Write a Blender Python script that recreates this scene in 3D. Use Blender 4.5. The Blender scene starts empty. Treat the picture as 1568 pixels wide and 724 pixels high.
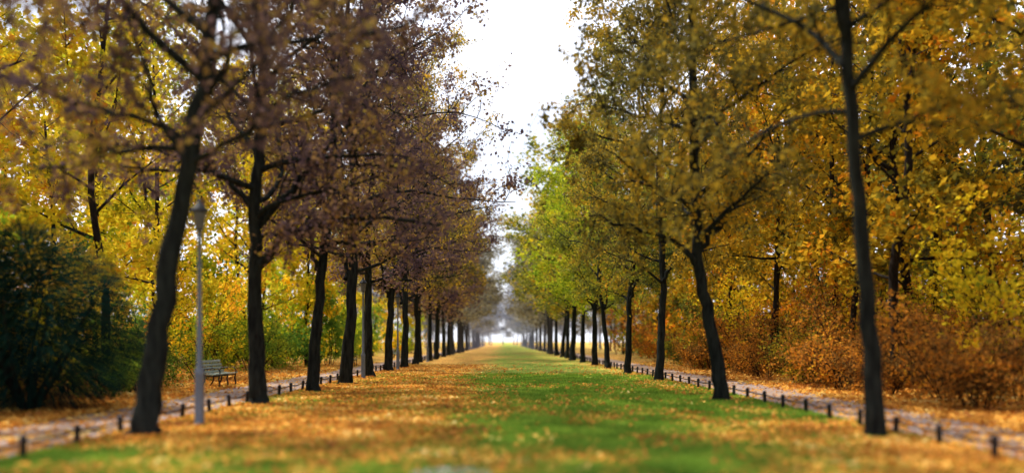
import bpy, math, numpy as np
from mathutils import Vector
rng = np.random.default_rng(7)
scene = bpy.context.scene
COL = scene.collection
PI = math.pi

# ---------------------------------------------------------------- mesh builder
class MB:
    def __init__(s):
        s.v=[]; s.f=[]; s.m=[]; s.r=[]; s.s=[]; s.n=0
    def add(s, v, f, mat=0, rnd=0.5, smooth=False):
        v=np.asarray(v,dtype=np.float32).reshape(-1,3); f=np.asarray(f,dtype=np.int32).reshape(-1,4)
        s.v.append(v); s.f.append(f+s.n); s.n+=len(v)
        s.m.append(np.full(len(f),mat,np.int32) if np.isscalar(mat) else mat)
        s.r.append(np.broadcast_to(np.asarray(rnd,dtype=np.float32),(len(f),)).copy())
        s.s.append(np.full(len(f),smooth,bool) if np.isscalar(smooth) else smooth)
    def pack(s):
        return (np.concatenate(s.v),np.concatenate(s.f),np.concatenate(s.m),np.concatenate(s.r),np.concatenate(s.s))
    def add_instance(s,pk,loc,rz,sc,m0,m1,dr=0.):
        v,f,m,r,sm_=pk; c,sn=math.cos(rz),math.sin(rz)
        q=np.stack([(v[:,0]*c-v[:,1]*sn)*sc[0]+loc[0],(v[:,0]*sn+v[:,1]*c)*sc[0]+loc[1],v[:,2]*sc[1]+loc[2]],-1)
        s.add(q,f,np.where(m==0,m0,m1).astype(np.int32),np.clip(r+dr,0,1),sm_)
    def build(s,name,mats):
        v,f,m,r,sm_=s.pack()
        me=bpy.data.meshes.new(name)
        me.vertices.add(len(v)); me.vertices.foreach_set('co',v.ravel())
        me.loops.add(len(f)*4); me.loops.foreach_set('vertex_index',f.ravel())
        me.polygons.add(len(f)); me.polygons.foreach_set('loop_start',np.arange(0,len(f)*4,4,dtype=np.int32))
        for x in mats: me.materials.append(x)
        me.polygons.foreach_set('material_index',m)
        me.polygons.foreach_set('use_smooth',sm_)
        a=me.attributes.new('rnd','FLOAT','FACE'); a.data.foreach_set('value',r)
        me.update(calc_edges=True)
        return me

def tube(mb, pts, rad, sides=6, mat=0, smooth=True, lump=0.0):
    pts=np.asarray(pts,float); n=len(pts)
    rad=np.asarray(rad,float)
    t=np.gradient(pts,axis=0); t/=np.linalg.norm(t,axis=1)[:,None]+1e-9
    m=t.mean(0); ref=np.array([1,0,0]) if abs(m[0])<0.6 else np.array([0,1,0])
    a=np.cross(t,ref); a/=np.linalg.norm(a,axis=1)[:,None]+1e-9
    b=np.cross(t,a)
    ang=np.arange(sides)*2*PI/sides
    R=rad[:,None]*np.ones((1,sides))
    if lump>0: R=R*(1+lump*(rng.random((n,sides))-.5)+lump*.6*np.sin(ang*3+1.3)[None,:])
    v=pts[:,None,:]+R[:,:,None]*(np.cos(ang)[None,:,None]*a[:,None,:]+np.sin(ang)[None,:,None]*b[:,None,:])
    i=np.arange(n-1)[:,None]*sides; j=np.arange(sides)[None,:]; k=(j+1)%sides
    f=np.stack([i+j,i+k,i+sides+k,i+sides+j],-1)
    mb.add(v.reshape(-1,3),f.reshape(-1,4),mat,0.5,smooth)

def leaves(mb, c, size, mat=1, flat=None, aspect=0.75, rnd=None):
    c=np.asarray(c,float); n=len(c)
    if n==0: return
    nm=rng.normal(size=(n,3))
    if flat is not None: nm=nm*flat+np.array([0,0,1.0])
    nm/=np.linalg.norm(nm,axis=1)[:,None]
    u=np.cross(nm,rng.normal(size=(n,3))); u/=np.linalg.norm(u,axis=1)[:,None]+1e-9
    w=np.cross(nm,u)
    L=(size*(0.6+0.8*rng.random(n)))[:,None]; W=L*aspect
    bend=nm*L*0.18*rng.normal(size=(n,1))
    v=np.stack([c-u*L*.5, c+w*W*.5-u*L*.05+bend, c+u*L*.5, c-w*W*.5-u*L*.05+bend],1)
    f=np.arange(n*4).reshape(n,4)
    mb.add(v.reshape(-1,3),f,mat,rng.random(n) if rnd is None else rnd)

def unit(v): return v/(np.linalg.norm(v)+1e-9)
def grow(p0,d0,L,nseg,curl,wob):
    pts=[np.array(p0,float)]; d=unit(np.array(d0,float)); st=L/nseg
    for _ in range(nseg):
        d=unit(d+rng.normal(size=3)*wob+np.array([0,0,curl]))
        pts.append(pts[-1]+d*st)
    return np.array(pts)
def interp(pts,t):
    x=t*(len(pts)-1); i=min(int(x),len(pts)-2); return pts[i]*(1-(x-i))+pts[i+1]*(x-i)
def resample(P,n):
    P=np.array(P,float); s=np.linspace(0,1,len(P)); q=np.linspace(0,1,n)
    out=np.stack([np.interp(q,s,P[:,k]) for k in range(3)],1)
    for _ in range(3): out[1:-1]=out[1:-1]*.5+(out[:-2]+out[2:])*.25
    return out

def dress(mb,pts,nsub,ntw,lpt,sublen,r,clump=1.0,start=.2,twigs=True,spread=.1):
    C=[]
    for k in range(nsub):
        t=start+(1-start)*(k+rng.random())/nsub
        p=interp(pts,min(t,.999)); d=unit(interp(pts,min(t+.08,1.))-interp(pts,max(t-.08,0)))
        side=np.cross(d,[0,0,1]); side=unit(side)*(1 if rng.random()<.5 else -1)
        dd=d*.55+side*(.5+.5*rng.random())+np.array([0,0,rng.normal()*.45+.1])
        sl=sublen*(.55+.7*rng.random())*(1-.35*t)
        sp=grow(p,dd,sl,4,.02,.22)
        rr=r*(1-.6*t)*.4+.006
        tube(mb,sp,np.linspace(rr,.006,5),4 if twigs else 3)
        for j in range(ntw):
            tt=.15+.85*(j+rng.random())/ntw
            q=interp(sp,min(tt,.999)); e=unit(sp[-1]-sp[0])*.6+rng.normal(size=3)*.6
            tl=.35+.65*rng.random()
            tp=grow(q,e,tl,2,-.08,.25)
            if twigs: tube(mb,tp,[.0065,.005,.003],3,smooth=False)
            nl=rng.poisson(lpt*clump)
            if nl>0:
                s=rng.random(nl)
                pp=np.array([interp(tp,x*.999) for x in s])+rng.normal(size=(nl,3))*spread
                C.append(pp)
    return C

def tree_mb(trunk,r0,H,h0,R,nl,nsub,ntw,lpt,lsize,extra=(),sparse_low=0,sublen=1.9,flare=1.0,twigs=True,spread=.1,sides=18):
    mb=MB()
    T=resample(trunk,26 if sides>10 else 14)
    base=[T[0]+(T[1]-T[0])*k for k in (0,.12,.25,.45,.7)]
    P=np.vstack([base,T[1:]])
    zr=P[:,2]; zzr=np.clip(zr/H,0,1)
    rad=r0*(1-zzr)**.75*(1-.12*np.clip(zr/3,0,1))+.015+r0*.4*flare*np.exp(-np.clip(zr+.05,0,9)/.13)+r0*.10*np.exp(-np.clip(zr,0,9)/1.0)
    P[1:,:2]+=rng.normal(size=(len(P)-1,2))*r0*.12
    tube(mb,P,rad,sides,lump=.17)
    C=[]
    for (pl,a,b,ns) in extra:
        q=resample(pl,12); q[1:]+=rng.normal(size=(11,3))*.05
        tube(mb,q,np.linspace(a,b,12)*(1+.1*rng.normal(size=12)),8,lump=.08)
        C+=dress(mb,q,ns,ntw,lpt,sublen*.8,a*.6,start=.25,twigs=twigs,spread=spread)
    az=rng.random()*6
    for i in range(nl):
        t=((i+rng.random()*.6)/nl)
        h=h0+(H-h0-.6)*t
        az+=2.4+rng.normal()*.25
        prof=(0.80+.35*math.sin(min(t*1.8,1)*PI*.5))*(1-t**2.6)**.7
        el=math.radians(8+rng.random()*22+48*t)
        Ln=max(1.0,R*prof*(.8+.3*rng.random())/max(math.cos(el),.5))
        Ln=min(Ln,R*1.2)
        k=np.interp(h,P[:,2],np.arange(len(P))); p=interp(P,k/(len(P)-1))
        d=(math.cos(az)*math.cos(el),math.sin(az)*math.cos(el),math.sin(el))
        rl=(.035+.055*(1-t))*(r0/.2)*(.7+.5*rng.random())
        q=grow(p,d,Ln,8 if twigs else 5,.0+.02*rng.normal(),.13)
        tube(mb,q,np.linspace(rl,.012,len(q)),6 if twigs else 4)
        cl=1.0
        if t<.2 and sparse_low: cl=1-sparse_low
        C+=dress(mb,q,max(3,int(nsub*(.6+.4*prof))),ntw,lpt,sublen,rl,clump=cl*(.5+rng.random()),twigs=twigs,spread=spread)
    C=np.concatenate(C) if C else np.zeros((0,3))
    leaves(mb,C,lsize)
    return mb
def make_tree(name,mats,*a,**k): return tree_mb(*a,**k).build(name,mats)

# ---------------------------------------------------------------- materials
def newmat(name):
    m=bpy.data.materials.new(name); m.use_nodes=True; m.node_tree.nodes.clear()
    return m,m.node_tree.nodes,m.node_tree.links
def ramp(N,stops,interp='LINEAR'):
    r=N.new('ShaderNodeValToRGB'); cr=r.color_ramp; cr.interpolation=interp
    while len(cr.elements)<len(stops): cr.elements.new(0.5)
    for e,(p,c) in zip(cr.elements,stops): e.position=p; e.color=(*c,1)
    return r
def leaf_mat(name,stops,transl=.45,nscale=.5,val=1.0,objvar=.25):
    m,N,L=newmat(name)
    at=N.new('ShaderNodeAttribute'); at.attribute_name='rnd'
    geo=N.new('ShaderNodeNewGeometry')
    nz=N.new('ShaderNodeTexNoise'); nz.inputs['Scale'].default_value=nscale; nz.inputs['Detail'].default_value=2
    L.new(geo.outputs['Position'],nz.inputs['Vector'])
    mx=N.new('ShaderNodeMath'); mx.operation='MULTIPLY_ADD'; mx.inputs[1].default_value=.55
    L.new(at.outputs['Fac'],mx.inputs[0])
    m2=N.new('ShaderNodeMath'); m2.operation='MULTIPLY_ADD'; m2.inputs[1].default_value=1.8; m2.inputs[2].default_value=-.65
    L.new(nz.outputs['Fac'],m2.inputs[0]); L.new(m2.outputs[0],mx.inputs[2])
    rp=ramp(N,stops); L.new(mx.outputs[0],rp.inputs[0])
    oi=N.new('ShaderNodeObjectInfo')
    mr=N.new('ShaderNodeMapRange'); mr.inputs[3].default_value=val*(1-objvar); mr.inputs[4].default_value=val*(1+objvar)
    L.new(oi.outputs['Random'],mr.inputs[0])
    hs=N.new('ShaderNodeHueSaturation'); L.new(rp.outputs[0],hs.inputs['Color']); L.new(mr.outputs[0],hs.inputs['Value'])
    df=N.new('ShaderNodeBsdfDiffuse'); tr=N.new('ShaderNodeBsdfTranslucent')
    L.new(hs.outputs[0],df.inputs[0]); L.new(hs.outputs[0],tr.inputs[0])
    ms=N.new('ShaderNodeMixShader'); ms.inputs[0].default_value=transl
    L.new(df.outputs[0],ms.inputs[1]); L.new(tr.outputs[0],ms.inputs[2])
    o=N.new('ShaderNodeOutputMaterial'); L.new(ms.outputs[0],o.inputs[0])
    return m
def solid_mat(name,c1,c2,scale=20,rough=.7,metal=0,bump=.2,stretch=(1,1,1)):
    m,N,L=newmat(name)
    tc=N.new('ShaderNodeTexCoord'); mp=N.new('ShaderNodeMapping'); mp.inputs['Scale'].default_value=stretch
    L.new(tc.outputs['Object'],mp.inputs[0])
    nz=N.new('ShaderNodeTexNoise'); nz.inputs['Scale'].default_value=scale; nz.inputs['Detail'].default_value=6; nz.inputs['Roughness'].default_value=.65
    L.new(mp.outputs[0],nz.inputs['Vector'])
    rp=ramp(N,[(.35,c1),(.68,c2)]); L.new(nz.outputs['Fac'],rp.inputs[0])
    b=N.new('ShaderNodeBsdfPrincipled'); b.inputs['Roughness'].default_value=rough; b.inputs['Metallic'].default_value=metal
    b.inputs['Specular IOR Level'].default_value=.15
    L.new(rp.outputs[0],b.inputs['Base Color'])
    bp=N.new('ShaderNodeBump'); bp.inputs['Strength'].default_value=bump; bp.inputs['Distance'].default_value=.05
    L.new(nz.outputs['Fac'],bp.inputs['Height']); L.new(bp.outputs[0],b.inputs['Normal'])
    o=N.new('ShaderNodeOutputMaterial'); L.new(b.outputs[0],o.inputs[0])
    return m
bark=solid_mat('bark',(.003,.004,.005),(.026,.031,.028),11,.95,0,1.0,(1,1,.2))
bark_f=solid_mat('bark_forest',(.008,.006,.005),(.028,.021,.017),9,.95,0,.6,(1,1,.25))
bark_mid_haze_tint=solid_mat('bark_mid_haze_tint',(.03,.03,.035),(.06,.06,.065),9,.9,0,.3)  # paler bark for mid distance, slight haze mixed into the colour
bark_far_haze_tint=solid_mat('bark_far_haze_tint',(.10,.11,.15),(.16,.17,.22),9,.9,0,.3)  # pale bluish bark, distance haze painted into the colour
M_purple=leaf_mat('leaves_brown',[(0,(.075,.050,.075)),(.35,(.15,.10,.12)),(.6,(.25,.155,.12)),(.8,(.44,.27,.08)),(1,(.62,.48,.08))],.42)
M_olive=leaf_mat('leaves_olive',[(0,(.065,.085,.035)),(.35,(.17,.20,.045)),(.6,(.36,.36,.04)),(.8,(.60,.48,.04)),(1,(.70,.40,.04))],.5)
M_obrown=leaf_mat('leaves_olive_brown',[(0,(.07,.07,.04)),(.35,(.19,.165,.05)),(.6,(.38,.29,.045)),(.8,(.60,.40,.04)),(1,(.74,.42,.04))],.5)
M_ygreen=leaf_mat('leaves_yellow_green',[(0,(.13,.24,.02)),(.4,(.36,.48,.03)),(.75,(.74,.72,.04)),(1,(.85,.66,.04))],.5)
M_yellow=leaf_mat('leaves_yellow',[(0,(.28,.33,.03)),(.25,(.68,.58,.03)),(.55,(.95,.76,.04)),(.8,(.95,.62,.04)),(1,(.90,.42,.04))],.53)
M_ochre=leaf_mat('leaves_ochre',[(0,(.09,.10,.03)),(.35,(.30,.24,.03)),(.6,(.64,.42,.03)),(.8,(.88,.52,.03)),(1,(.85,.32,.025))],.52)
M_russet=leaf_mat('leaves_russet',[(0,(.12,.08,.03)),(.3,(.28,.15,.04)),(.6,(.56,.24,.04)),(.85,(.80,.34,.035)),(1,(.80,.52,.05))],.47,1.1)
M_mid_haze=leaf_mat('leaves_mid_haze_tint',[(0,(.17,.16,.15)),(.5,(.28,.26,.19)),(1,(.46,.40,.20))],.4)  # greyed leaf colours, the onset of haze painted in
M_far_haze=leaf_mat('leaves_far_haze_tint',[(0,(.24,.27,.38)),(.5,(.34,.37,.47)),(1,(.48,.48,.48))],.4)  # bluish leaf colours stand in for distance haze, no mist volume
M_shgreen=leaf_mat('leaves_shrub_green',[(0,(.05,.13,.025)),(.5,(.16,.30,.04)),(1,(.46,.52,.05))],.45,.9)
M_yew=leaf_mat('yew_needles',[(0,(.004,.014,.014)),(.5,(.010,.034,.028)),(1,(.03,.075,.042))],.1,1.2,1,.1)
M_litter=leaf_mat('fallen_leaf',[(0,(.28,.11,.04)),(.3,(.56,.235,.055)),(.6,(.80,.39,.07)),(.85,(.90,.56,.13)),(1,(.92,.72,.28))],.2,.6,1,0)
M_grass=leaf_mat('grass_blade',[(0,(.10,.20,.025)),(.5,(.22,.38,.05)),(1,(.42,.56,.08))],.35,.8,1,0)

# ---------------------------------------------------------------- noise helpers
def vnoise(x,y,seed=0):
    g=np.random.default_rng(seed).random((256,256))
    xi=np.floor(x).astype(int); yi=np.floor(y).astype(int); fx=x-xi; fy=y-yi
    fx=fx*fx*(3-2*fx); fy=fy*fy*(3-2*fy)
    G=lambda a,b:g[a%256,b%256]
    return (G(xi,yi)*(1-fx)+G(xi+1,yi)*fx)*(1-fy)+(G(xi,yi+1)*(1-fx)+G(xi+1,yi+1)*fx)*fy
def sm(a,b,x):
    t=np.clip((x-a)/(b-a),0,1); return t*t*(3-2*t)
def leafy(x,y):
    left=1-sm(-2.8,.6,x+.5*np.sin(y*.21))
    l=.13+.72*left*sm(10.8,14,y)
    l+=.06*(1-sm(10,15,y))
    l+=.24*sm(4.4,6.0,x)
    l+=.26*(1-sm(13,17,y))*sm(1.8,4.5,x)
    l+=.12*sm(30,70,y)
    n=vnoise(x*.45,y*.28,1)*.5+vnoise(x*1.3,y*.9,2)*.5
    l+=(n-.5)*1.05
    l=np.where(np.abs(x)>8.9,.85+(n-.5)*.5,l)
    l=np.where(np.abs(x)>12.5,.72+(n-.5)*.6,l)
    return np.clip(l,0.04,1)

# ---------------------------------------------------------------- ground
xs=np.unique(np.concatenate([np.linspace(-900,-60,10),np.linspace(-60,-16,23),np.linspace(-16,16,90),np.linspace(16,60,23),np.linspace(60,900,10)]))
ys=np.unique(np.concatenate([np.linspace(-200,5,12),np.linspace(5,60,150),np.linspace(60,300,130),np.linspace(300,1500,10)]))
X,Y=np.meshgrid(xs,ys,indexing='ij')
Z=np.zeros_like(X)
Z+=(vnoise(X*.5,Y*.5,5)-.5)*.05*(np.abs(X)<6.0)
Z+=(vnoise(X*.25+9,Y*.25,6))*.25*sm(11,16,np.abs(X))
nx,ny=X.shape
I=np.arange(nx*ny).reshape(nx,ny)
F=np.stack([I[:-1,:-1],I[1:,:-1],I[1:,1:],I[:-1,1:]],-1).reshape(-1,4)
mb=MB(); mb.add(np.stack([X,Y,Z],-1).reshape(-1,3),F,0,.5,True)
gm,N,L=newmat('ground_lawn_and_leaf_litter')
at=N.new('ShaderNodeAttribute'); at.attribute_name='leafy'
geo=N.new('ShaderNodeNewGeometry')
n1=N.new('ShaderNodeTexNoise'); n1.inputs['Scale'].default_value=9; n1.inputs['Detail'].default_value=5; n1.inputs['Roughness'].default_value=.7
n2=N.new('ShaderNodeTexVoronoi'); n2.inputs['Scale'].default_value=11
n3=N.new('ShaderNodeTexNoise'); n3.inputs['Scale'].default_value=.8; n3.inputs['Detail'].default_value=4
for n in (n1,n2,n3): L.new(geo.outputs['Position'],n.inputs['Vector'])
gr=ramp(N,[(.25,(.07,.14,.02)),(.5,(.17,.30,.04)),(.8,(.34,.46,.07))])
gm1=N.new('ShaderNodeMath'); gm1.operation='MULTIPLY_ADD'; gm1.inputs[1].default_value=.5
gm2=N.new('ShaderNodeMath'); gm2.operation='MULTIPLY'; gm2.inputs[1].default_value=.5
L.new(n1.outputs[0],gm1.inputs[0]); L.new(n3.outputs[0],gm2.inputs[0]); L.new(gm2.outputs[0],gm1.inputs[2])
L.new(gm1.outputs[0],gr.inputs[0])
lr=ramp(N,[(0,(.24,.10,.04)),(.3,(.48,.22,.055)),(.6,(.72,.37,.075)),(1,(.86,.56,.16))])
sepc=N.new('ShaderNodeSeparateColor'); L.new(n2.outputs['Color'],sepc.inputs[0]); L.new(sepc.outputs[0],lr.inputs[0])
ma=N.new('ShaderNodeMath'); ma.operation='ADD'; L.new(at.outputs['Fac'],ma.inputs[0]); L.new(sepc.outputs[1],ma.inputs[1])
mr=N.new('ShaderNodeMapRange'); mr.inputs[1].default_value=.85; mr.inputs[2].default_value=1.1; L.new(ma.outputs[0],mr.inputs[0])
mx=N.new('ShaderNodeMix'); mx.data_type='RGBA'; L.new(mr.outputs[0],mx.inputs[0]); L.new(gr.outputs[0],mx.inputs[6]); L.new(lr.outputs[0],mx.inputs[7])
b=N.new('ShaderNodeBsdfPrincipled'); b.inputs['Roughness'].default_value=.95; b.inputs['Specular IOR Level'].default_value=.1
L.new(mx.outputs[2],b.inputs['Base Color'])
bp=N.new('ShaderNodeBump'); bp.inputs['Strength'].default_value=.6; bp.inputs['Distance'].default_value=.03; L.new(n1.outputs[0],bp.inputs['Height']); L.new(bp.outputs[0],b.inputs['Normal'])
o=N.new('ShaderNodeOutputMaterial'); L.new(b.outputs[0],o.inputs[0])
me=mb.build('ground',[gm])
a=me.attributes.new('leafy','FLOAT','POINT'); a.data.foreach_set('value',leafy(X,Y).ravel().astype(np.float32))
def obj(name,me,loc=(0,0,0),rz=0,sc=1,parent=None):
    o=bpy.data.objects.new(name,me); o.location=loc; o.rotation_euler=(0,0,rz)
    o.scale=(sc,sc,sc) if not isinstance(sc,tuple) else sc
    COL.objects.link(o)
    if parent: o.parent=parent
    return o
obj('ground',me)

# paths
pm,N,L=newmat('gravel')
geo=N.new('ShaderNodeNewGeometry')
n1=N.new('ShaderNodeTexNoise'); n1.inputs['Scale'].default_value=30; n1.inputs['Detail'].default_value=6
n3=N.new('ShaderNodeTexNoise'); n3.inputs['Scale'].default_value=.9; n3.inputs['Detail'].default_value=4
n2=N.new('ShaderNodeTexVoronoi'); n2.inputs['Scale'].default_value=10
for n in (n1,n2,n3): L.new(geo.outputs['Position'],n.inputs['Vector'])
r1=ramp(N,[(.3,(.22,.17,.17)),(.7,(.40,.32,.32))]); L.new(n1.outputs[0],r1.inputs[0])
lr=ramp(N,[(0,(.25,.12,.05)),(.5,(.5,.25,.08)),(1,(.65,.42,.15))])
sepc=N.new('ShaderNodeSeparateColor'); L.new(n2.outputs['Color'],sepc.inputs[0]); L.new(sepc.outputs[0],lr.inputs[0])
ma=N.new('ShaderNodeMath'); ma.operation='ADD'; L.new(n3.outputs[0],ma.inputs[0]); L.new(sepc.outputs[1],ma.inputs[1])
mr=N.new('ShaderNodeMapRange'); mr.inputs[1].default_value=1.25; mr.inputs[2].default_value=1.35; L.new(ma.outputs[0],mr.inputs[0])
mx=N.new('ShaderNodeMix'); mx.data_type='RGBA'; L.new(mr.outputs[0],mx.inputs[0]); L.new(r1.outputs[0],mx.inputs[6]); L.new(lr.outputs[0],mx.inputs[7])
b=N.new('ShaderNodeBsdfPrincipled'); b.inputs['Roughness'].default_value=.9; L.new(mx.outputs[2],b.inputs['Base Color'])
bp=N.new('ShaderNodeBump'); bp.inputs['Strength'].default_value=.4; bp.inputs['Distance'].default_value=.01; L.new(n1.outputs[0],bp.inputs['Height']); L.new(bp.outputs[0],b.inputs['Normal'])
o=N.new('ShaderNodeOutputMaterial'); L.new(b.outputs[0],o.inputs[0])
for sgn,xa,xb in ((-1,6.75,9.1),(1,7.0,9.5)):
    yy=np.concatenate([np.arange(-30,80,.5),np.arange(80,300,2.)])
    ea=xa+(vnoise(yy*.8,yy*0+3,11)-.5)*.22; eb=xb+(vnoise(yy*.7,yy*0+7,12)-.5)*.4
    cols=6
    V=np.stack([np.stack([sgn*(ea+(eb-ea)*k/cols),yy,np.full_like(yy,.006+.02*math.sin(PI*k/cols))],-1) for k in range(cols+1)],1)
    n=len(yy); I=np.arange(n*(cols+1)).reshape(n,cols+1)
    F=np.stack([I[:-1,:-1],I[:-1,1:],I[1:,1:],I[1:,:-1]],-1).reshape(-1,4)
    if sgn<0: F=F[:,::-1]
    mb=MB(); mb.add(V.reshape(-1,3),F,0,.5,True); obj('gravel_path',mb.build('gravel_path',[pm]))

# fallen leaves
def scatter(n,x0,x1,y0,y1):
    x=rng.uniform(x0,x1,n); u=rng.random(n)
    return x,1/(1/y0+(1/y1-1/y0)*u)
mb=MB()
x,y=scatter(150000,-6.6,6.8,8.5,55)
k=rng.random(len(x))<leafy(x,y)**1.6; x,y=x[k],y[k]
leaves(mb,np.stack([x,y,.025+.035*rng.random(len(x))],-1),.105,0,flat=.35,aspect=.8)
for s in (-1,1):
    x,y=scatter(7000,6.7,9.4,8.5,60); leaves(mb,np.stack([s*x,y,.03+.01*rng.random(len(x))],-1)[::2],.10,0,flat=.2,aspect=.8)
    x,y=scatter(30000,9.0,17,8.5,60); leaves(mb,np.stack([s*x,y,.03+.05*rng.random(len(x))+.22*sm(11,16,x)],-1),.12,0,flat=.45,aspect=.8)
obj('fallen_leaves',mb.build('fallen_leaves',[M_litter]))
# grass
mb=MB()
x,y=scatter(280000,-6.6,6.9,8.5,40)
k=rng.random(len(x))<(1.05-leafy(x,y)*.85); x,y=x[k],y[k]; n=len(x)
h=(.03+.06*rng.random(n)); an=rng.random(n)*2*PI; wd=.007+.006*rng.random(n)+y*.0003
ln=rng.normal(size=(n,2))*.03
b0=np.stack([x-np.cos(an)*wd,y-np.sin(an)*wd,0*x],-1); b1=np.stack([x+np.cos(an)*wd,y+np.sin(an)*wd,0*x],-1)
t0=np.stack([x-np.cos(an)*wd*.2+ln[:,0],y+ln[:,1],h],-1); t1=np.stack([x+np.cos(an)*wd*.2+ln[:,0],y+ln[:,1],h],-1)
mb.add(np.stack([b0,b1,t1,t0],1).reshape(-1,3),np.arange(n*4).reshape(n,4),0,rng.random(n))
obj('grass',mb.build('grass',[M_grass]))

# ---------------------------------------------------------------- avenue trees
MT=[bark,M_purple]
def setleaf(o,m,bk=None):
    o.material_slots[1].link='OBJECT'; o.material_slots[1].material=m
    if bk: o.material_slots[0].link='OBJECT'; o.material_slots[0].material=bk
def straight(H,lx=0,ly=0,w=.12):
    p=[(0,0,-.1)]
    for z in (2,4,6.5,9,12,H): p.append((lx*min(z/5,1.4)+rng.normal()*w,ly*z/5+rng.normal()*w,z))
    return p
def fork(h,az,ln=3.5,r=.09):
    c,s=math.cos(az),math.sin(az)
    return ([(0,0,h),(.35*c,.35*s,h+.5),(.8*c,.8*s,h+1.2),(ln*.5*c,ln*.5*s,h+2.0),(ln*c,ln*s,h+3.2)],r,.02,8)
L1=make_tree('t',MT,[(0,0,-.1),(.12,0,.8),(.27,0,1.6),(.46,0,2.9),(.66,0,3.9),(.84,0,4.9),(1.0,.1,6.2),(1.15,.1,7.3),(1.3,.1,10),(1.5,.2,15)],.185,15.5,4.7,4.8,26,9,9,9,.115,
  extra=[([(.82,0,4.8),(.2,.1,5.35),(-.6,0,5.45),(-1.6,-.2,5.75),(-2.8,-.3,6.1)],.065,.02,9),
         ([(.8,0,4.5),(.3,0,5.2),(-.1,.1,6.3),(-.5,.2,7.8)],.065,.02,8),
         ([(.9,0,5.3),(1.4,-.2,6.1),(1.9,-.3,7.2),(2.6,-.2,8.6)],.07,.02,8),
         ([(.75,0,4.5),(1.5,-.3,4.8),(2.5,-.5,5.5),(3.6,-.6,5.9)],.06,.02,9)])
L2=make_tree('t',MT,[(0,0,-.1),(-.04,0,1),(-.07,0,1.96),(-.08,0,3.8),(-.12,0,5.2),(.0,0,6.3),(.08,0,7.3),(.13,0,10),(.2,0,15)],.195,15.5,4.6,4.8,27,9,9,9,.115,
  extra=[([(-.08,0,3.4),(.35,-.1,3.95),(.75,-.15,4.35),(1.7,-.2,4.6),(3,-.1,4.75),(4.6,0,4.5)],.14,.035,12),
         ([(-.1,0,4.4),(.5,.1,5.1),(1.0,.2,5.8),(1.8,.3,6.6),(2.8,.5,7.8)],.11,.025,9),
         ([(-.1,0,4.9),(-.7,.1,5.6),(-1.7,0,6.1),(-3,.1,6.5)],.08,.02,9),
         ([(.1,0,4.2),(1.0,-.5,4.2),(2.0,-.9,4.5)],.05,.02,5)])
R1=make_tree('t',MT,[(0,0,-.1),(-.03,0,1.2),(-.17,0,2.9),(-.32,0,4.86),(-.44,0,6.2),(-.52,0,7.2),(-.7,0,11),(-.8,0,15)],.135,15.5,4.8,4.1,27,8,8,17,.12,sparse_low=.2)
R2=make_tree('t',MT,[(0,0,-.1),(-.08,0,.7),(-.18,0,1.46),(-.48,0,2.87),(-.7,0,3.9),(-.62,0,4.8),(-.8,0,7.3),(-.8,0,15)],.175,15.5,4.2,3.6,27,8,8,17,.12,
  extra=[([(-.68,0,3.7),(-.35,.1,4.4),(.3,.2,5.2),(1.5,.3,6.0)],.12,.02,8),
         ([(-.7,0,3.7),(-1.2,-.1,4.3),(-2.2,-.1,4.6),(-3.6,0,5.0)],.10,.02,9)])
AV=[make_tree('t',MT,straight(15,rng.normal()*.2),.18,15.5+rng.random(),3.4+.5*rng.random(),4.7,26,8,9,10,.12,extra=[fork(3.3+.6*rng.random(),rng.random()*6.28)]) for _ in range(3)]
AR=[make_tree('t',MT,straight(15,rng.normal()*.2),.165,15.5+rng.random(),3.3+.5*rng.random(),4.4,25,8,8,17,.12,extra=[fork(3.3+.6*rng.random(),rng.random()*6.28)]) for _ in range(3)]
AL=[make_tree('t',MT,straight(15),.17,15.5+rng.random(),3.3+.5*rng.random(),4.6,24,7,5,9,.23,twigs=False,spread=.2,sides=8) for _ in range(2)]
TN='linden_tree'
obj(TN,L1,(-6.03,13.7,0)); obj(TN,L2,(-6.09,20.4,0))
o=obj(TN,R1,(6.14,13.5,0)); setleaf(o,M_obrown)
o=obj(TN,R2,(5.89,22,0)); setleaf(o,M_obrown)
lefts=[(-5.95,25.6),(-5.85,30.3),(-5.95,36.4),(-6.08,43.5),(-5.9,48.8)]
yv=55.5
while yv<250: lefts.append((-6+rng.normal()*.15,yv)); yv+=(6.3 if yv<110 else 9)+rng.normal()*.7
rights=[(6.3,33),(6.1,40),(6.1,47.6),(6.1,54),(6.1,62),(5.9,69)]
yv=76
while yv<250: rights.append((6+rng.normal()*.15,yv)); yv+=(6.8 if yv<110 else 9)+rng.normal()*.7
def tilt(o,lean=0.):
    o.rotation_euler[1]=math.radians(lean+rng.normal()*1.6); o.rotation_euler[0]=math.radians(rng.normal()*1.2)
for i,(x,y) in enumerate(lefts):
    s=.92+.16*rng.random(); w=s*(.9+.2*rng.random())*(1+.30*float(sm(40,110,y)))
    rz=rng.random()*6.28
    o=obj(TN,AV[i%3] if y<60 else AL[i%2],(x,y,0),rz,(w,w,s)); tilt(o,2.5 if y==36.4 else .4)
    if y>150: setleaf(o,M_far_haze,bark_far_haze_tint)
    elif y>95: setleaf(o,M_mid_haze,bark_mid_haze_tint)
    elif i%5==3: setleaf(o,M_obrown)
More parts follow.
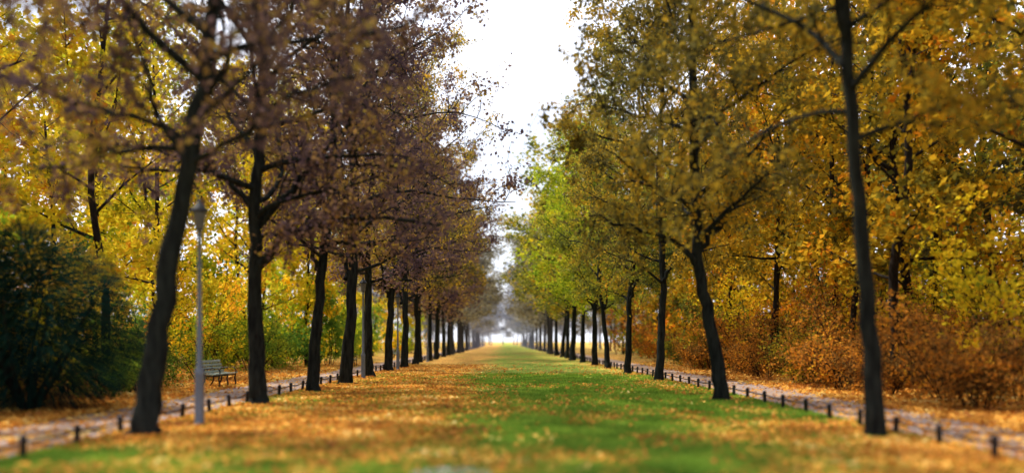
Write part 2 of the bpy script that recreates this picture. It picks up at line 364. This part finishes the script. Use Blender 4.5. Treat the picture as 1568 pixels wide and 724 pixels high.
for i,(x,y) in enumerate(rights):
    s=.92+.16*rng.random(); w=s*(.9+.2*rng.random())*(1+.34*float(sm(50,110,y)))*(1.25 if y==69 else 1)*(.94 if y<41 else 1)
    o=obj(TN,AR[i%3] if y<60 else AL[i%2],(x,y,0),rng.random()*6.28,(w,w,s)); tilt(o,-2.5 if y in (40,47.6) else 0)
    if y>150: setleaf(o,M_far_haze,bark_far_haze_tint)
    elif y>95: setleaf(o,M_mid_haze,bark_mid_haze_tint)
    elif y in (54,62): setleaf(o,M_ygreen)
    elif y in (33,): setleaf(o,M_obrown)
    else: setleaf(o,M_olive)
for (x,y,m,me_) in ((-6.6,6.6,M_purple,AV[1]),(6.9,6.4,M_obrown,AR[0]),(-6.4,-.5,M_purple,AV[2]),(6.5,-.5,M_olive,AR[1])):
    o=obj(TN,me_,(x,y,0),rng.random()*6.28); setleaf(o,m)

# ---------------------------------------------------------------- forest behind (one merged mass per side)
ft_near=[tree_mb(straight(17,rng.normal()*.3,0,.2),.12+.06*rng.random(),17+2*rng.random(),3.2+1.5*rng.random(),3.9,16,7,5,14,.22,flare=.5,twigs=False,spread=.24,sides=10).pack() for _ in range(5)]
ft_far=[tree_mb(straight(17,rng.normal()*.3,0,.2),.14,17+2*rng.random(),3.2+1.5*rng.random(),4.0,14,5,4,9,.38,flare=.5,twigs=False,spread=.3,sides=6).pack() for _ in range(3)]
def shrub(nst,Hs,lpt,lsize,twigs=True):
    mb=MB(); C=[]
    for i in range(nst):
        az=rng.random()*6.28; sp=.25+.4*rng.random()
        q=grow((.25*math.cos(az),.25*math.sin(az),-.05),(math.cos(az)*sp,math.sin(az)*sp,1),Hs*(.6+.5*rng.random()),7,-.03,.12)
        tube(mb,q,np.linspace(.024,.006,8),4)
        C+=dress(mb,q,7,4,lpt,1.1,.02,start=.15,twigs=twigs)
    leaves(mb,np.concatenate(C),lsize)
    return mb
SHm=[shrub(9,2.6,9,.10),shrub(8,3.6,8,.11),shrub(10,2.0,12,.09),shrub(6,5.5,10,.13)]
SHp=[m.pack() for m in SHm]
SHl=[shrub(6,2.6,6,.18,False).pack(),shrub(6,3.6,6,.2,False).pack(),shrub(6,5.5,6,.22,False).pack()]
FM=[bark_f,bark_mid_haze_tint,bark_far_haze_tint,M_mid_haze,M_far_haze,M_yellow,M_ygreen,M_ochre,M_olive,M_russet,M_shgreen,M_obrown]
ix={m.name:i for i,m in enumerate(FM)}
def place(mb,sgn,mats,n,x0,x1,y0,y1,mind,near,far,lod,s0,s1,tree):
    k=0; tries=0; Q=[]
    while k<n and tries<n*30:
        tries+=1
        x=rng.uniform(x0,x1)*sgn; y=rng.uniform(y0,y1)
        if sgn<0 and -13.5<x<-8 and 8<y<31: continue
        if tree and sgn>0 and x<15.5 and 12<y<37: continue
        if tree and sgn<0 and x>-15 and y<24: continue
        if any((x-a)**2+(y-b)**2<mind**2 for a,b in Q): continue
        Q.append((x,y)); k+=1
        lib=near if y<lod and abs(x)<26 else far
        s=rng.uniform(s0,s1)
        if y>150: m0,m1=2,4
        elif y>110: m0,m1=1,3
        else: m0,m1=0,ix[mats[rng.integers(len(mats))].name]
        mb.add_instance(lib[rng.integers(len(lib))],(x,y,0),rng.random()*6.28,(s,s),m0,m1,rng.normal()*.14)
yl=[M_yellow,M_yellow,M_yellow,M_ygreen]
ol=[M_ochre,M_ochre,M_obrown,M_olive,M_ochre]
def forest(sgn,mats,n,extra=()):
    mb=MB()
    place(mb,sgn,mats,n,12.5,36,0,70,4.2,ft_near,ft_far,48,.85,1.15,True)
    place(mb,sgn,mats,26,12.5,28,72,200,4.5,ft_near,ft_far,48,.85,1.15,True)
    for (x,y,k) in extra: mb.add_instance(ft_near[k],(x,y,0),k*1.3,(1,1),0,ix['leaves_ochre'])
    obj('forest_trees',mb.build('forest_trees',FM))
forest(-1,yl,46); forest(1,ol,52,((12.3,25.6,0),(13.9,34.5,1),(15.0,29,2),(13.2,19.5,3),(13.6,41,4),(12.9,30,4)))
mb=MB()
place(mb,-1,[M_yellow,M_ygreen,M_shgreen,M_shgreen],78,11,27,14,110,1.7,SHp,SHl,45,.8,1.2,False)
place(mb,-1,[M_yellow,M_yellow,M_ygreen],38,12,30,12,90,2.2,[SHp[3]],[SHl[2]],45,.9,1.3,False)
obj('understory_shrubs',mb.build('understory_shrubs',FM))
mb=MB()
place(mb,1,[M_russet,M_russet,M_ochre,M_shgreen,M_olive],82,11.5,26,8,110,1.7,SHp,SHl,45,.8,1.2,False)
place(mb,1,[M_russet,M_russet,M_russet,M_olive],20,10.8,13.4,14,50,1.7,SHp[:3],SHl,60,.7,1.05,False)
place(mb,1,[M_ochre,M_yellow,M_russet,M_olive],44,13,30,10,90,2.2,[SHp[3]],[SHl[2]],45,.9,1.3,False)
obj('understory_shrubs',mb.build('understory_shrubs',FM))

# yew at the left
def yew(Rx,H,n):
    mb=MB()
    for i in range(9):
        az=i*.7; q=grow((0.1*math.cos(az),.1*math.sin(az),-.05),(math.cos(az)*.4,math.sin(az)*.4,1),H*.8,6,0,.1)
        tube(mb,q,np.linspace(.06,.012,7),6)
    u=rng.normal(size=(n,3)); u/=np.linalg.norm(u,axis=1)[:,None]
    r=rng.random(n)**.28
    lob=.72+.56*vnoise(np.arctan2(u[:,1],u[:,0])*2.2+20,u[:,2]*3+20,31)
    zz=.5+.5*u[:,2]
    c=np.stack([u[:,0]*Rx*r*lob*(1.12-.45*zz),u[:,1]*Rx*r*lob*(1.12-.45*zz),.1+H*(.5+.5*u[:,2]*r*(.8+.25*lob))],-1)
    out=u.copy(); out[:,2]=out[:,2]*.3-.25+.35*rng.random(n); out/=np.linalg.norm(out,axis=1)[:,None]
    k=14
    t=np.linspace(0,1,k)[None,:,None]; ln=(.2+.22*rng.random(n))[:,None,None]
    P=c[:,None,:]+out[:,None,:]*t*ln+np.array([0,0,-.18])*t**2*ln
    side=np.cross(out,[0,0,1]); side/=np.linalg.norm(side,axis=1)[:,None]+1e-9
    sg=np.where(np.arange(k)%2==0,1,-1)[None,:,None]
    d=side[:,None,:]*sg*.8+out[:,None,:]*.6+rng.normal(size=(n,k,3))*.15
    d/=np.linalg.norm(d,axis=2)[:,:,None]
    Ls=.075*(1-.5*t); w=np.cross(d,side[:,None,:]+np.array([0,0,1.]));w/=np.linalg.norm(w,axis=2)[:,:,None]+1e-9
    v=np.stack([P,P+d*Ls*.5+w*.013,P+d*Ls,P+d*Ls*.5-w*.013],2).reshape(-1,3)
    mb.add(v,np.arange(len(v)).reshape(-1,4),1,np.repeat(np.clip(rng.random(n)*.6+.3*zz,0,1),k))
    return mb.build('yew',[bark_f,M_yew])
Y1=yew(2.5,4.0,9000)
obj('yew_bush',Y1,(-10.8,18.6,0)); obj('yew_bush',Y1,(-14.0,19.5,0),2.2,1.1)
obj('yew_bush',Y1,(13.6,15.6,0),1.0,.36)
SH=[m.build('sh',[bark_f,M_yellow]) for m in SHm]
for (x,y,s,m,k) in ((-10.9,22.5,.55,M_shgreen,2),(-11.2,25.0,.65,M_shgreen,0),(-11.9,27,.9,M_shgreen,2),(-12.3,23.5,1.0,M_ygreen,1),(-13.0,30,1.0,M_shgreen,0),(-12.4,33.5,.9,M_ygreen,1)):
    o=obj('shrub',SH[k],(x,y,0),rng.random()*6,s); setleaf(o,m)

# ---------------------------------------------------------------- fences
ironm=solid_mat('dark_iron',(.012,.012,.016),(.035,.035,.045),30,.55,.3,.2)
def fence(sgn,xf):
    mb=MB(); rail=[]
    y=-19.8
    while y<140:
        xx=xf+rng.normal()*.02; lean=rng.normal(size=2)*.015
        prof=[(.042,-.1),(.042,.27),(.050,.275),(.050,.30),(.036,.325),(.012,.34),(.001,.341)]
        pts=[(sgn*xx+lean[0]*h*3,y+lean[1]*h*3,h) for _,h in prof]
        tube(mb,pts,[r for r,_ in prof],10)
        rail.append((sgn*xx,y,.235+rng.normal()*.006)); y+=1.4
    R=[]
    for a,b in zip(rail[:-1],rail[1:]):
        for t in (0,.25,.5,.75):
            p=np.array(a)*(1-t)+np.array(b)*t; p[2]-=.02*math.sin(PI*t); R.append(p)
    R.append(rail[-1])
    tube(mb,R,[.017]*len(R),6)
    return obj('low_rail_fence',mb.build('low_rail_fence',[ironm]))
fence(-1,6.48); fence(1,6.65)

# ---------------------------------------------------------------- lamps
lampm=solid_mat('painted_steel_pole',(.12,.15,.21),(.17,.21,.28),12,.45,.2,.05)
hatm=solid_mat('lantern_hood',(.03,.035,.045),(.05,.055,.07),12,.6,.1,.05)
glassm=solid_mat('lantern_glass',(.10,.11,.12),(.15,.16,.18),6,.3,0,.0)
def lathe(prof,sides=20,mat=None,name='p'):
    mb=MB(); tube(mb,[(0,0,z+i*1e-5) for i,(r,z) in enumerate(prof)],[max(r,.0005) for r,_ in prof],sides); return mb.build(name,[mat])
pole=lathe([(.13,-.05),(.13,.04),(.095,.06),(.088,.1),(.086,.95),(.092,.98),(.09,1.02),(.06,1.10),(.052,1.16),(.045,2.2),(.036,3.55),(.05,3.58),(.05,3.64),(.03,3.68)],20,lampm)
glass=lathe([(.07,3.70),(.085,3.74),(.11,3.98),(.11,4.02)],20,glassm)
hat=lathe([(.115,4.021),(.17,4.03),(.17,4.045),(.14,4.09),(.08,4.17),(.05,4.2),(.03,4.26),(.001,4.29)],20,hatm)
collar=lathe([(.02,3.66),(.085,3.685),(.085,3.70),(.03,3.72)],16,hatm)
for (x,y) in ((-5.72,15.4),(-5.9,34.5),(-5.85,45.5),(-5.9,64),(-5.9,84)):
    e=bpy.data.objects.new('street_lamp',None); e.location=(x,y,0); COL.objects.link(e)
    for nm,me in (('pole',pole),('glass',glass),('hat',hat),('collar',collar)): obj(nm,me,parent=e)

# ---------------------------------------------------------------- benches
slat=solid_mat('bench_slat_paint',(.20,.27,.23),(.42,.48,.44),14,.55,0,.15,(3,.3,3))
def box(mb,c,s,mat=0,ry=0,bev=.006):
    x,y,z=[k/2 for k in s]; b=bev
    v=[]
    for zz,i in ((-z,b),(-z+b,0),(z-b,0),(z,b)):
        v+=[(-x+i,-y+i,zz),(x-i,-y+i,zz),(x-i,y-i,zz),(-x+i,y-i,zz)]
    f=[(3,2,1,0),(12,13,14,15)]
    for k in range(3):
        for j in range(4):
            f.append((k*4+j,k*4+(j+1)%4,k*4+4+(j+1)%4,k*4+4+j))
    v=np.array(v); c_,s_=math.cos(ry),math.sin(ry)
    v=np.stack([v[:,0]*c_+v[:,2]*s_,v[:,1],-v[:,0]*s_+v[:,2]*c_],-1)+np.array(c)
    mb.add(v,f,mat)
def bench(loc,rz):
    e=bpy.data.objects.new('park_bench',None); e.location=loc; e.rotation_euler=(0,0,rz); COL.objects.link(e)
    mb=MB()
    for i in range(5): box(mb,(.02+i*.1,0,.44+.012*abs(i-2)),(.075,1.8,.035),0)
    obj('seat',mb.build('seat',[slat]),parent=e)
    mb=MB()
    for i in range(4): box(mb,(-.07-.045*i,0,.53+.115*i),(.03,1.8,.085),0,ry=-.32)
    obj('backrest',mb.build('backrest',[slat]),parent=e)
    for s in (-1,0,1):
        mb=MB(); y=s*.72
        tube(mb,[(.42,y,-.02),(.45,y,.12),(.41,y,.28),(.44,y,.405)],[.028]*4,8)
        tube(mb,[(-.2,y,-.02),(-.08,y,.2),(-.05,y,.40),(-.10,y,.56),(-.24,y,.92)],[.03,.028,.028,.026,.022],8)
        tube(mb,[(-.06,y,.40),(.2,y,.385),(.46,y,.405)],[.024]*3,8)
        if s: tube(mb,[(-.11,y,.62),(.15,y,.66),(.40,y,.64),(.46,y,.55),(.44,y,.42)],[.022]*5,8)
        obj('leg_%d'%(s+2),mb.build('leg',[ironm]),parent=e)
bench((-10.0,28.4,0.02),-.05); bench((-9.7,51,0.02),0); bench((-9.8,74,0.02),0)

stone=solid_mat('slab_stone',(.25,.22,.26),(.4,.37,.4),20,.8)
mb=MB(); tube(mb,[(0,0,0),(0,0,.03),(0,0,.04),(0,0,.0401)],[.5,.5,.48,.001],28); obj('stone_slab',mb.build('s',[stone]),(-.6,9.65,0.01))

# ---------------------------------------------------------------- far end of the avenue
mb=MB()
for i in range(44):
    x=rng.uniform(-70,70); y=rng.uniform(262,330)
    if abs(x)<4: continue
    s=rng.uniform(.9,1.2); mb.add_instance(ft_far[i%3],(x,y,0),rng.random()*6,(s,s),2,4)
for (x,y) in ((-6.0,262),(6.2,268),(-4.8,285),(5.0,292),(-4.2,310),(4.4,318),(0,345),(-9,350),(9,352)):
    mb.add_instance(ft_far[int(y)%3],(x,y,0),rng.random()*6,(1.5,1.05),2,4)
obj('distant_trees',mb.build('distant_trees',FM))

# ---------------------------------------------------------------- world & sun
el=math.radians(60); sd=np.array([-.80,.30]); sd/=np.linalg.norm(sd)
S=Vector((sd[0]*math.cos(el),sd[1]*math.cos(el),math.sin(el)))
w=bpy.data.worlds.new('World'); scene.world=w; w.use_nodes=True
N=w.node_tree.nodes; L=w.node_tree.links; N.clear()
sky=N.new('ShaderNodeTexSky'); sky.sky_type='NISHITA'; sky.sun_disc=False; sky.sun_elevation=el; sky.sun_rotation=math.atan2(sd[0],sd[1]); sky.dust_density=2.0
tc=N.new('ShaderNodeTexCoord'); nz=N.new('ShaderNodeTexNoise'); nz.inputs['Scale'].default_value=2.2; nz.inputs['Detail'].default_value=5
L.new(tc.outputs['Generated'],nz.inputs['Vector'])
rp=ramp(N,[(.32,(.45,.45,.45)),(.55,(1,1,1))]); L.new(nz.outputs['Fac'],rp.inputs[0])
mx=N.new('ShaderNodeMix'); mx.data_type='RGBA'; L.new(rp.outputs[0],mx.inputs[0]); L.new(sky.outputs[0],mx.inputs[6]); mx.inputs[7].default_value=(11.4,11.8,13.2,1)
bg=N.new('ShaderNodeBackground'); bg.inputs[1].default_value=.15; L.new(mx.outputs[2],bg.inputs[0])
o=N.new('ShaderNodeOutputWorld'); L.new(bg.outputs[0],o.inputs[0])
sl_=bpy.data.lights.new('sun','SUN'); sl_.energy=5; sl_.angle=math.radians(.5); sl_.color=(1,.92,.76)
so=bpy.data.objects.new('sun',sl_); so.rotation_euler=S.to_track_quat('Z','Y').to_euler(); COL.objects.link(so)

# ---------------------------------------------------------------- camera
cd=bpy.data.cameras.new('camera'); co=bpy.data.objects.new('camera',cd); COL.objects.link(co)
co.location=(0,0,1.6); co.rotation_euler=(PI/2,0,0)
cd.sensor_width=36; cd.lens=28.7; cd.shift_x=.009; cd.shift_y=.102; cd.clip_end=4000; cd.clip_start=.05
cd.dof.use_dof=True; cd.dof.focus_distance=35; cd.dof.aperture_fstop=.19
scene.camera=co
scene.view_settings.view_transform='Standard'; scene.view_settings.look='None'; scene.view_settings.exposure=0
